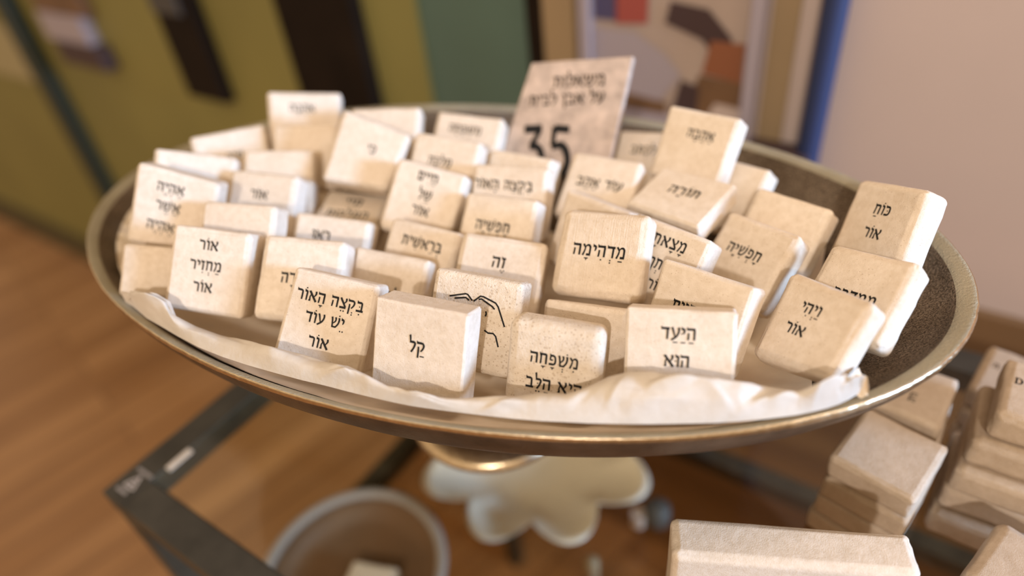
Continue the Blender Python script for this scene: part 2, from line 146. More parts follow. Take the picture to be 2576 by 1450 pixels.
def stone_mat(name, c1, c2, pits=.5, streak=False, rough_bump=.35):
    m, nt, p = newmat(name)
    p.inputs['Roughness'].default_value = .85; p.inputs['Specular IOR Level'].default_value = .25
    vec0 = coords(nt)
    oi = N(nt, 'ShaderNodeObjectInfo')
    ad = N(nt, 'ShaderNodeVectorMath', operation='ADD'); sc = N(nt, 'ShaderNodeVectorMath', operation='SCALE'); sc.inputs[3].default_value = 3.0
    cb = N(nt, 'ShaderNodeCombineXYZ'); nt.links.new(oi.outputs['Random'], cb.inputs[0]); nt.links.new(oi.outputs['Random'], cb.inputs[1])
    nt.links.new(cb.outputs[0], sc.inputs[0]); nt.links.new(vec0, ad.inputs[0]); nt.links.new(sc.outputs[0], ad.inputs[1])
    vec = ad.outputs[0]
    big = noise_tex(nt, vec, 38, 4, .6); mid = noise_tex(nt, vec, 260, 5, .62); fine = noise_tex(nt, vec, 1500, 3, .6)
    base = ramp(nt, big, [(.3, c1), (.72, c2)])
    mot = ramp(nt, mid, [(.32, (.86, .83, .78)), (.62, (1, 1, 1))])
    col = mix(nt, base, mot, .75, 'MULTIPLY')
    # per-stone tone
    tone = ramp(nt, oi.outputs['Random'], [(0.0, (.93, .90, .86)), (1.0, (1.0, 1.0, 1.0))])
    col = mix(nt, col, tone, 1.0, 'MULTIPLY')
    vo = N(nt, 'ShaderNodeTexVoronoi'); vo.inputs['Scale'].default_value = 520; nt.links.new(vec, vo.inputs['Vector'])
    th = noise_tex(nt, vec, 120, 2)
    a = N(nt, 'ShaderNodeMath', operation='MULTIPLY'); nt.links.new(th, a.inputs[0]); a.inputs[1].default_value = .42 * pits
    lt = N(nt, 'ShaderNodeMath', operation='LESS_THAN'); nt.links.new(vo.outputs['Distance'], lt.inputs[0]); nt.links.new(a.outputs[0], lt.inputs[1])
    f = N(nt, 'ShaderNodeMath', operation='MULTIPLY'); nt.links.new(lt.outputs[0], f.inputs[0]); f.inputs[1].default_value = .5
    col = mix(nt, col, (.42, .30, .19), f.outputs[0])
    nt.links.new(col, p.inputs['Base Color'])
    h = N(nt, 'ShaderNodeMath', operation='SUBTRACT'); nt.links.new(fine, h.inputs[0]); nt.links.new(lt.outputs[0], h.inputs[1])
    h2 = N(nt, 'ShaderNodeMath', operation='MULTIPLY_ADD'); nt.links.new(mid, h2.inputs[0]); h2.inputs[1].default_value = 1.6; nt.links.new(h.outputs[0], h2.inputs[2])
    out = h2.outputs[0]
    if streak:
        v2 = coords(nt, (1400, 1, 60)); st = noise_tex(nt, v2, 1.0, 2)
        h3 = N(nt, 'ShaderNodeMath', operation='ADD'); nt.links.new(out, h3.inputs[0]); nt.links.new(st, h3.inputs[1]); out = h3.outputs[0]
    bump(nt, p, out, rough_bump, .0006)
    return m
M = {}
M['stone'] = stone_mat('tumbled_limestone', (.75, .645, .52), (.84, .745, .63), .6)
M['stone_pitted'] = stone_mat('pitted_limestone', (.72, .61, .475), (.82, .72, .59), 1.15, rough_bump=.6)
M['stone_combed'] = stone_mat('combed_limestone', (.74, .625, .49), (.82, .715, .58), .5, streak=True, rough_bump=.5)
M['stone_grey'] = stone_mat('shade_toned_limestone', (.52, .415, .31), (.62, .505, .385), .7)  # base colour lowered to hold the shade on the stacks beside the bowl
M['ink'] = flat('black_ink', (.012, .011, .010), .55)
M['ink'].node_tree.nodes['Principled BSDF'].inputs['Specular IOR Level'].default_value = .2
M['travertine'] = flat('mottled_pinkish_stone', (.50, .385, .30), .7, 0, .27, 95, .2)

# cast metal of the dish
m, nt, p = newmat('cast_antique_metal'); vec = coords(nt)
n1 = noise_tex(nt, vec, 650, 5, .65); n2 = noise_tex(nt, vec, 24, 3)
nt.links.new(ramp(nt, n2, [(.3, (.40, .345, .235)), (.7, (.53, .47, .335))]), p.inputs['Base Color'])
p.inputs['Metallic'].default_value = .5; p.inputs['Roughness'].default_value = .5
bump(nt, p, n1, 1.0, .0018); M['metal'] = m
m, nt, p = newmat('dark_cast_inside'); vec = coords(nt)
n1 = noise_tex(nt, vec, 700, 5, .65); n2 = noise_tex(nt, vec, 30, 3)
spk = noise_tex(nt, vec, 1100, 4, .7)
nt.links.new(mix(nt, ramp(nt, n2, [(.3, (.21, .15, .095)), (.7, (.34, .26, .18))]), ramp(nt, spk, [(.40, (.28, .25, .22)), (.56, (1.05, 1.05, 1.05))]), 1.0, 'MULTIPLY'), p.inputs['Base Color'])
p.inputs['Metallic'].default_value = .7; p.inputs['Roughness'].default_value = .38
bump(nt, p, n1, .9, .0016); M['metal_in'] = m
m, nt, p = newmat('bright_cast_metal'); vec = coords(nt)
n1 = noise_tex(nt, vec, 250, 4, .6)
nt.links.new(ramp(nt, n1, [(.3, (.55, .42, .26)), (.7, (.78, .64, .44))]), p.inputs['Base Color'])
p.inputs['Metallic'].default_value = 1.0; p.inputs['Roughness'].default_value = .25
bump(nt, p, n1, .25, .001); M['metal_foot'] = m

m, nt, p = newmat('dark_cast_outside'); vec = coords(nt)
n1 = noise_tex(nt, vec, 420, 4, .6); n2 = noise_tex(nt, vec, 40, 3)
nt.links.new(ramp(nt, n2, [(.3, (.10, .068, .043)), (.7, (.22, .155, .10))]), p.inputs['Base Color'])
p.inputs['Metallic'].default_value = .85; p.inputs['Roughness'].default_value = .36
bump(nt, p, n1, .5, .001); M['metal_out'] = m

# tissue paper
m, nt, p = newmat('white_tissue_paper'); vec = coords(nt)
n1 = noise_tex(nt, vec, 130, 5, .6)
nt.links.new(ramp(nt, n1, [(.3, (.70, .625, .52)), (.7, (.77, .70, .60))]), p.inputs['Base Color'])
p.inputs['Roughness'].default_value = .6; p.inputs['Specular IOR Level'].default_value = .3
bump(nt, p, n1, .25, .002)
tr = N(nt, 'ShaderNodeBsdfTranslucent'); tr.inputs[0].default_value = (.75, .66, .54, 1)
mx = N(nt, 'ShaderNodeMixShader'); mx.inputs[0].default_value = .22
nt.links.new(p.outputs[0], mx.inputs[1]); nt.links.new(tr.outputs[0], mx.inputs[2])
nt.links.new(mx.outputs[0], nt.nodes['Material Output'].inputs['Surface']); M['tissue'] = m
M['liner'] = flat('tan_and_shaded_paper', (.84, .71, .54), .7, 0, .06, 60, .2)  # shade on the lining put into its tan; the stiff flap is tan itself

M['frame'] = flat('dark_bronze_steel', (.048, .040, .028), .5, 0, .3, 30)
M['frame'].node_tree.nodes['Principled BSDF'].inputs['Specular IOR Level'].default_value = .3
def glass_mat(name, tint, spec):
    m, nt, p = newmat(name)
    t = N(nt, 'ShaderNodeBsdfTransparent'); t.inputs[0].default_value = (*tint, 1)
    g = N(nt, 'ShaderNodeBsdfGlossy'); g.inputs['Roughness'].default_value = .04; g.inputs[0].default_value = (1, 1, 1, 1)
    fr = N(nt, 'ShaderNodeFresnel'); fr.inputs[0].default_value = spec
    ge = N(nt, 'ShaderNodeNewGeometry'); inv = N(nt, 'ShaderNodeMath', operation='SUBTRACT'); inv.inputs[0].default_value = 1; nt.links.new(ge.outputs['Backfacing'], inv.inputs[1])
    ml = N(nt, 'ShaderNodeMath', operation='MULTIPLY'); nt.links.new(fr.outputs[0], ml.inputs[0]); nt.links.new(inv.outputs[0], ml.inputs[1])
    mx = N(nt, 'ShaderNodeMixShader'); nt.links.new(ml.outputs[0], mx.inputs[0]); nt.links.new(t.outputs[0], mx.inputs[1]); nt.links.new(g.outputs[0], mx.inputs[2])
    nt.links.new(mx.outputs[0], nt.nodes['Material Output'].inputs['Surface']); return m
M['glass'] = glass_mat('clear_table_glass', (.92, .92, .865), 1.42)
M['shelf_glass'] = glass_mat('bronze_shelf_glass', (.80, .71, .60), 1.25)
M['etch'] = flat('etched_white', (.60, .52, .46), .7)

# floor: warm wooden planks
m, nt, p = newmat('warm_wood_floor')
tc = N(nt, 'ShaderNodeTexCoord'); mp = N(nt, 'ShaderNodeMapping'); mp.inputs['Rotation'].default_value = (0, 0, math.radians(-40))
nt.links.new(tc.outputs['Object'], mp.inputs[0])
br = N(nt, 'ShaderNodeTexBrick'); br.inputs['Scale'].default_value = 1.0; br.inputs['Brick Width'].default_value = 1.1; br.inputs['Row Height'].default_value = .085
br.inputs['Mortar Size'].default_value = .002; br.inputs['Color1'].default_value = (.31, .150, .055, 1); br.inputs['Color2'].default_value = (.47, .255, .11, 1); br.inputs['Mortar'].default_value = (.12, .05, .02, 1)
nt.links.new(mp.outputs[0], br.inputs['Vector'])
mp2 = N(nt, 'ShaderNodeMapping'); mp2.inputs['Scale'].default_value = (2, 30, 1); nt.links.new(mp.outputs[0], mp2.inputs[0])
gr = noise_tex(nt, mp2.outputs[0], 1.0, 4)
col = mix(nt, br.outputs[0], ramp(nt, gr, [(.3, (.72, .66, .6)), (.7, (1.1, 1.1, 1.1))]), 1.0, 'MULTIPLY')
nt.links.new(col, p.inputs['Base Color']); p.inputs['Roughness'].default_value = .42; M['floor'] = m

M['green'] = flat('olive_green_paint', (.215, .19, .055), .6, 0, .10, 3)
M['dark_green'] = flat('dark_green_paint', (.013, .021, .009), .5)
M['teal'] = flat('teal_paint', (.085, .145, .115), .55, 0, .10, 4)
M['dark_wood'] = flat('dark_brown_wood', (.012, .007, .004), .7, 0, .3, 12)
M['dark_wood'].node_tree.nodes['Principled BSDF'].inputs['Specular IOR Level'].default_value = .12
M['beige'] = flat('beige_paint', (.33, .235, .13), .6, 0, .08, 6)
M['white_wall'] = flat('white_wall_paint', (.54, .435, .385), .8, 0, .04, 4)
M['blue'] = flat('deep_blue_paint', (.022, .036, .105), .55)
M['white_ceramic'] = flat('white_glazed_ceramic', (.86, .76, .65), .35, 0, .05, 10)
M['lilac'] = flat('pale_lilac', (.36, .31, .34), .6)
M['grey_rim'] = flat('pale_grey_rim', (.36, .32, .30), .6)
M['grey'] = flat('dark_grey', (.06, .055, .05), .6)
M['pale_yellow'] = flat('pale_yellow_card', (.36, .31, .17), .7)
M['brown'] = flat('mid_brown', (.16, .085, .04), .6, 0, .2, 15)
M['red'] = flat('dull_red', (.33, .07, .055), .6)
M['pink_beige'] = flat('pinkish_beige', (.42, .33, .28), .7, 0, .08, 8)
M['rust'] = flat('rusty_brown', (.25, .09, .04), .6)
M['dark_plum'] = flat('dark_plum', (.055, .03, .03), .6)
M['navy'] = flat('navy_violet', (.07, .06, .13), .6)
M['brown_panel'] = flat('brown_wall_paint', (.17, .092, .036), .7, 0, .08, 5)
M['skirting'] = flat('dark_olive_paint', (.07, .055, .018), .6)
M['pale_stone'] = stone_mat('pale_limestone', (.70, .60, .48), (.80, .70, .58), .5)

# ------------------------------------------------------------------ the setting
fl = MB(); fl.add([(-4, -2, 0), (4, -2, 0), (4, 4, 0), (-4, 4, 0)], [(0, 1, 2, 3)])
tag(fl.build('floor', M['floor']), kind='structure')
WV = 0.621
def wallbox(name, u0, u1, z0, z1, mat, d0=0.0, d1=.10, parent=None):
    b = MB(); b.box(tw(u0, WV + d0, z0), TU * (u1 - u0), TV * (d1 - d0), (0, 0, z1 - z0)); return b.build(name, mat, parent)
tag(wallbox('wall_left', -3.4, -.155, 0, 2.4, M['green']), kind='structure')
tag(wallbox('door_1', -.154, .018, 0, 2.2, M['teal'], .006), kind='structure')
tag(wallbox('trim_1', .019, .044, 0, 2.4, M['dark_wood'], -.004), kind='structure')
tag(wallbox('trim_2', .045, .086, 0, 2.4, M['beige'], -.008), kind='structure')
tag(wallbox('wall_back', .087, 1.8, 0, 2.4, M['white_wall']), kind='structure')
tag(wallbox('wall_lower', .087, 1.8, 0, .70, M['brown_panel'], -.012, -.0005), kind='structure')
tag(wallbox('trim_3', .300, .325, .701, 2.4, M['beige'], -.003, -.0005), kind='structure')
tag(wallbox('trim_4', -1.375, -1.315, .10, 2.4, M['dark_green'], -.03, -.0005), kind='structure')
tag(wallbox('baseboard_left', -3.4, -.155, 0, .10, M['skirting'], -.014, -.0005), kind='structure')

# things on the wall
def board(name, u0, u1, z0, z1, label, cat, cap=None, th=.022):
    o = wallbox(name, u0, u1, z0, z1, M['dark_wood'], -th, -.0005); tag(o, label, cat, 'dark boards on the green wall')
    if cap: wallbox('top_plate', u0, u1 - .03, cap, cap + .04, M['grey'], -th - .004, -th, o)
    return o
board('wall_board', -.742, -.630, .742, 1.30, 'narrow dark brown board with a grey plate on the green wall', 'board', .895)
board('wall_board', -.412, -.252, .70, 1.35, 'wide plain dark brown board on the green wall beside the teal door', 'board')
e = empty('wall_plaque', tw(-1.12, WV - .02, .80)); tag(e, 'small lilac and brown plaque on green wall by the dark green post', 'plaque')
def inp(o, par): o.parent = par; o.matrix_parent_inverse = Matrix.Translation(par.location).inverted(); return o
inp(wallbox('backing', -1.20, -1.0, .86, 1.02, M['brown'], -.02, -.0005), e)
inp(wallbox('face_plate', -1.20, -1.03, .802, .858, M['lilac'], -.024, -.0005), e)
inp(wallbox('base', -1.17, -1.0, .755, .801, M['dark_plum'], -.03, -.0005), e)
tag(wallbox('card_sheet', -1.72, -1.42, .66, .80, M['pale_yellow'], -.006, -.0005), 'pale yellow card on the wall at the far left edge', 'card')

e = empty('wall_picture', tw(.19, WV - .012, 1.02)); tag(e, 'blurred abstract picture in a pale frame on the white wall', 'picture')
b = MB(); fu0, fu1, fz0, fz1 = .098, .296, .845, 1.26
for (a0, a1, c0, c1) in ((fu0, fu0 + .012, fz0, fz1), (fu1 - .012, fu1, fz0, fz1), (fu0 + .012, fu1 - .012, fz0, fz0 + .012), (fu0 + .012, fu1 - .012, fz1 - .012, fz1)):
    b.box(tw(a0, WV - .018, c0), TU * (a1 - a0), TV * .0175, (0, 0, c1 - c0))
inp(b.build('frame', M['lilac']), e)
b = MB(); pm = [M['pink_beige'], M['navy'], M['red'], M['dark_plum'], M['rust'], M['lilac'], M['brown'], M['white_wall']]
def patch(pts, mi, k): 
    v = [tw(u, WV - .009 - .0004 * k, z) for u, z in pts]; b.add(v, [tuple(range(len(v)))], mi)
b.box(tw(fu0 + .012, WV - .008, fz0 + .012), TU * (fu1 - fu0 - .024), TV * .007, (0, 0, fz1 - fz0 - .024), 0)
patch([(.112, .955), (.140, .955), (.140, 1.06), (.112, 1.06)], 1, 1)
patch([(.138, .952), (.175, .955), (.178, 1.06), (.138, 1.06)], 2, 1)
patch([(.112, .87), (.185, .862), (.215, .905), (.195, .925), (.16, .945), (.112, .945)], 5, 1)
patch([(.195, .958), (.235, .945), (.262, .915), (.272, .918), (.265, .95), (.24, .975), (.20, .98)], 3, 2)
patch([(.238, .91), (.280, .905), (.280, .945), (.245, .945)], 4, 3)
patch([(.22, .862), (.283, .862), (.283, .905), (.235, .908)], 6, 2)
patch([(.206, .86), (.235, .86), (.236, .895), (.215, .90)], 3, 3)
patch([(.245, .859), (.283, .859), (.283, .878), (.255, .88)], 7, 4)
patch([(.112, .858), (.20, .858), (.20, .872), (.112, .88)], 6, 2)
inp(b.build('canvas', None, mats=pm), e)
b = MB(); b.box(tw(.235, WV - .05, .820), TU * .125, TV * .0495, (0, 0, .026), bev=.003)
tag(b.build('wall_band', M['dark_plum']), 'dark band on the white wall under the picture', 'shelf')  # plain dark band set on the wall below the picture
b = MB(); b.lathe(tw(.356, WV - .0125, .75), [(0, 0), (.0115, 0), (.0115, 1.5), (0, 1.5)], 24)
tag(b.build('blue_pole', M['blue'], smooth=False), 'upright deep blue pole fixed on the white wall', 'pole')

# ------------------------------------------------------------------ display table
UL, VL, BW, BH = .80, .458, .027, .022
tb = empty('display_table', tw(UL / 2, VL / 2, 0)); tag(tb, 'dark steel display table with clear glass top and lower glass shelf', 'table')
def bar(name, u0, v0, u1, v1, z1, h=BH, bev=.0012):
    b = MB(); b.box(tw(u0, v0, z1 - h), TU * (u1 - u0), TV * (v1 - v0), (0, 0, h), bev=bev); return inp(b.build(name, M['frame']), tb)
for z, nm in ((T_TOP, 'top_rail'), (.530, 'shelf_rail')):
    w = BW if nm == 'top_rail' else .022
    bar(nm, 0, 0, w, VL, z); bar(nm, UL - w, 0, UL, VL, z)
    bar(nm, w, 0, UL - w, w, z); bar(nm, w, VL - w, UL - w, VL, z)
for u0 in (.001, UL - BW):
    for v0 in (.001, VL - BW):
        b = MB(); b.box(tw(u0, v0, 0), TU * .022, TV * .022, (0, 0, .508)); b.box(tw(u0, v0, .530), TU * .022, TV * .022, (0, 0, T_TOP - BH - .530))
        inp(b.build('leg', M['frame']), tb)
def pane(name, z, mat, w):
    b = MB(); b.box(tw(w + .0005, w + .0005, z - .006), TU * (UL - 2 * w - .001), TV * (VL - 2 * w - .001), (0, 0, .006)); return inp(b.build(name, mat), tb)
gt = pane('glass_top', T_TOP, M['glass'], BW); pane('glass_shelf', .530, M['shelf_glass'], .022)
# safety mark printed at the corner of the frame
b = MB(); zz = T_TOP + .0004
def mstroke(p0, p1, w):
    p0, p1 = Vector(p0), Vector(p1); d = (p1 - p0).normalized(); n_ = Vector((-d.y, d.x)) * w / 2
    b.add([tw(q.x, q.y, zz) for q in (p0 - n_, p1 - n_, p1 + n_, p0 + n_)], [(0, 1, 2, 3)])
mx_, my_ = .0165, .0185
tri = [(mx_ - .006, my_ - .005), (mx_ + .006, my_ - .005), (mx_, my_ + .0065)]
for i in range(3): mstroke(tri[i], tri[(i + 1) % 3], .0014)
mstroke((mx_ - .002, my_ - .002), (mx_ + .002, my_ - .002), .0012); mstroke((mx_, my_ - .002), (mx_, my_ + .002), .0012)
for k in range(7):
    x = mx_ - .0085 + k * .0027
    mstroke((x, my_ + .0085), (x, my_ + .0108), .0011); mstroke((x - .0006, my_ + .0108), (x + .0012, my_ + .0108), .0008)
for k in range(5):
    x = mx_ - .0075 + k * .0027
    mstroke((x, my_ - .0105), (x, my_ - .0082), .0011); mstroke((x - .0006, my_ - .0105), (x + .0012, my_ - .0105), .0008)
tag(inp(b.build('safety_mark', M['etch']), tb), 'small white printed triangle mark')
b = MB(); b.box(tw(.0275, .040, T_TOP + .0002), TU * .006, TV * .022, (0, 0, .001))
tag(b.build('paper_tag', M['pale_stone']), 'small white paper scrap beside the left frame rail of the table', 'paper')

# things on the lower shelf
Z2 = .5305
b = MB()
def scal(a, j, r, z): return r * (1 + (.16 * (j / 6.0) ** 2) * (abs(math.cos(4.5 * a)) - .5)), z - (0.012 * abs(math.sin(4.5 * a)) * (j / 6.0) ** 2 if 0 < j < 7 else 0)
b.lathe(tw(.185, .325, Z2), [(0, .026), (.04, .027), (.065, .032), (.085, .042), (.10, .056), (.112, .062), (.119, .066), (.115, .061), (.10, .048), (.08, .032), (.05, .02), (.03, .0), (0, .0)], 108, wob=lambda a, j, r, z: (r * (1 + (.26 * (min(1, r / .119)) ** 3) * (abs(math.cos(4.5 * a)) - .5)), z))
tag(b.build('scalloped_dish', M['white_ceramic'], smooth=True), 'white scalloped dish on the glass shelf under the pedestal bowl', 'dish')
t = empty('round_dish', tw(.094, .112, Z2)); tag(t, 'round brown dish with pale grey rim on the lower glass shelf', 'dish')
b = MB(); b.lathe((0, 0, 0), [(0, 0), (.07, 0), (.085, .008), (.092, .028), (.088, .030), (.080, .012), (.066, .005), (0, .005)], 64)
b.build('dish_body', M['brown'], t, True)
b = MB(); b.lathe((0, 0, 0.031), [(.086, -.001), (.095, -.001), (.097, .004), (.092, .007), (.086, .004)], 64, close=True)
b.build('rim', M['grey_rim'], t, True)
t = empty('small_jar', tw(.325, .335, Z2)); tag(t, 'tiny dark jar with pinkish lid on the lower glass shelf', 'jar')
b = MB(); b.lathe((0, 0, 0), [(0, 0), (.012, 0), (.014, .004), (.014, .022), (.009, .028), (0, .028)], 24); b.build('jar_body', M['grey'], t, True)
b = MB(); b.lathe((-.02, 0, 0), [(0, .0), (.008, .0), (.008, .018), (0, .018)], 20); b.build('lid', M['pink_beige'], t)
b = MB(); b.lathe(tw(.296, .243, Z2), [(0, 0), (.007, 0), (.008, .03), (.005, .036), (0, .037)], 20)
tag(b.build('wooden_peg', M['beige'], smooth=True), 'pale wooden peg standing on the lower glass shelf', 'peg')

# ------------------------------------------------------------------ pedestal bowl
A_, B_ = .2913, .1666; AD = math.radians(-26.86)
E1 = Vector((math.cos(AD), math.sin(AD), 0)); E2 = Vector((-E1.y, E1.x, 0)); CT = Vector((-.02741, .38007, 0)); ZR = CAM_H - .238
def bw(a, rho, z): return CT + E1 * (A_ * rho * math.cos(a)) + E2 * (B_ * rho * math.sin(a)) + Vector((0, 0, ZR + z))
def inner_z(rho): return -.0048 - .054 * (1 - rho ** 3.5)
bowl = empty('pedestal_bowl', (CT.x, CT.y, T_TOP)); tag(bowl, 'oval antique metal pedestal bowl heaped with inscribed stones', 'bowl')
prof = [(1.0, -.0016), (.999, -.0004), (.9965, .0), (.990, -.0005), (.981, -.0012), (.974, -.0020), (.968, -.0032), (.962, -.0066)]
n_out = len(prof)
rr = .95
while rr > .02: prof.append((rr, inner_z(min(1, rr * 1.02)))); rr -= .02 if rr > .6 else .04
prof.append((.0, inner_z(0)))
n_in = len(prof)
prof += [(.0, -.070), (.12, -.070), (.4, -.067), (.6, -.0615), (.75, -.0525), (.86, -.042), (.92, -.032), (.957, -.0225), (.978, -.0150), (.990, -.0098), (.997, -.0060), (1.0, -.0030)]
NA = 720; v = []
nrg = random.Random(4); notch = [nrg.uniform(-1, 1) for _ in range(NA)]; f = []; fm = []
for i in range(NA):
    a = 2 * math.pi * i / NA
    for j, (r, z) in enumerate(prof):
        w = 1 + .0022 * noise.noise(Vector((3 * math.cos(a), 3 * math.sin(a), .3 * j)))
        if j < 3 or j > len(prof) - 3: w += .0010 * noise.noise(Vector((26 * math.cos(a), 26 * math.sin(a), 3))) + .0009 * notch[i] * (.4 + max(0, noise.noise(Vector((9 * math.cos(a), 9 * math.sin(a), 1)))))
        v.append(bw(a, r * w, z) - Vector((CT.x, CT.y, T_TOP)))
b_ = len(prof)
for i in range(NA):
    k = (i + 1) % NA
    for j in range(b_):
        j2 = (j + 1) % b_
        f.append((i * b_ + j, k * b_ + j, k * b_ + j2, i * b_ + j2))
        fm.append(3 if (j < 2 or j >= b_ - 1) else 0 if j < n_out - 2 else 1 if j < n_in else 2)
obj('dish', v, f, None, bowl, True, [M['metal'], M['metal_in'], M['metal_out'], M['metal_foot']], fm)
zb = ZR - .0695 - T_TOP
b = MB(); b.lathe((0, 0, 0), [(0, zb), (.030, zb), (.022, zb - .008), (.014, zb - .025), (.012, .06), (.015, .032), (.020, .0215), (0, .0215)], 40); b.build('stem', M['metal'], bowl, True)
b = MB(); b.lathe((0, 0, 0), [(0, .001), (.064, .001), (.0675, .003), (.068, .006), (.064, .010), (.045, .015), (.03, .019), (.019, .022), (0, .022)], 72); b.build('foot', M['metal_foot'], bowl, True)

# tissue paper: front flap + floor lining
tp = empty('tissue_paper', (CT.x, CT.y, ZR)); tag(tp, 'crumpled white tissue paper along the front of the metal bowl', 'paper')
TS = DATA['tis']
def interp(arr, t):
    x = t * (len(arr) - 1); i = min(int(x), len(arr) - 2); q = x - i
    return Vector(arr[i]).lerp(Vector(arr[i + 1]), q)
ups = [q[0] for q in TS]; los = [q[1] for q in TS]
NS, NT = 300, 24; v = []; f = []
view = lambda P: (P - Vector((0, 0, CAM_H))).normalized()
prng = random.Random(11)
LEN, WID = .46, .034
folds = []
for k in range(46):                           # crisp folds: centre, direction, half length, width, height
    an = prng.choice((prng.uniform(-.5, .5), prng.uniform(-.5, .5), prng.uniform(.5, 1.3), prng.uniform(-1.3, -.5)))
    folds.append((prng.uniform(0, LEN), prng.uniform(0, WID), math.cos(an), math.sin(an), prng.uniform(.008, .026), prng.uniform(.0018, .006), prng.uniform(.0006, .0021) * prng.choice((1, 1, -.7))))
def crease(s, t):
    x, y = s * LEN, t * WID; h = .0016 * noise.noise(Vector((x * 28, y * 40, 3)))
    for (cx, cy, dx, dy, hl, wd, ht) in folds:
        a = (x - cx) * dx + (y - cy) * dy; b2 = -(x - cx) * dy + (y - cy) * dx
        if abs(a) < hl:
            e_ = 1 - (a / hl) ** 2
            q = b2 / (wd if b2 > 0 else wd * 3.2)
            if abs(q) < 1: h += ht * e_ * (1 - abs(q))
    return h
for i in range(NS + 1):
    s = i / NS; U_, L_ = interp(ups, s), interp(los, s)
    for j in range(NT + 1):
        t = j / NT
        P = L_.lerp(U_, t)
        ends = max(0, 1 - s * 7) + max(0, 1 - (1 - s) * 9)
        amp = min(1, t * 3) * min(1, (1 - t) * 4 + .35) * (1 + 1.2 * ends)
        d = crease(s, t) * amp + .0012 * amp
        P = P + Vector((0, 0, .005 * math.sin(math.pi * t) + max(0, d) + .0006)) - view(P) * (d * .6)
        v.append(P - tp.location)
for i in range(NS):
    for j in range(NT):
        a = i * (NT + 1) + j; f.append((a, a + NT + 1, a + NT + 2, a + 1))
tf = obj('front_flap', v, f, M['tissue'], tp, True)
v = []; f = []; NX, NY = 90, 46                              # lining on the bowl floor
for i in range(NX + 1):
    for j in range(NY + 1):
        p_ = -.94 + 1.70 * i / NX; q_ = -.93 + 1.35 * j / NY
        r = math.hypot(p_, q_); 
        if r > .935: p_, q_ = p_ * .935 / r, q_ * .935 / r; r = .935
        cr = .0006 * (1 - abs(noise.noise(Vector((p_ * 9, q_ * 7, 1)))) * 2)
        z = inner_z(min(1, r * 1.02)) + .0013 + cr
        v.append(CT + E1 * (A_ * p_) + E2 * (B_ * q_) + Vector((0, 0, ZR + z)) - tp.location)
for i in range(NX):
    for j in range(NY):
        a = i * (NY + 1) + j; f.append((a, a + NY + 1, a + NY + 2, a + 1))
tag(obj('floor_lining', v, f, M['liner'], tp, True), 'creased paper lining with tan shade put in its colour')
# stiff brown flap standing at the right end of the paper

FL = DATA['flap']; v = []; f = []
for i in range(25):
    a = interp(FL[0], i / 24); b2 = interp(FL[1], i / 24)
    for j in range(9):
        P = b2.lerp(a, j / 8) + Vector((0, 0, .0012 * math.sin(j * .7 + i * .4))); v.append(P - tp.location)
for i in range(24):
    for j in range(8): k = i * 9 + j; f.append((k, k + 9, k + 10, k + 1))
tag(obj('end_flap', v, f, M['liner'], tp, True), 'tan stiff paper flap at the right end')


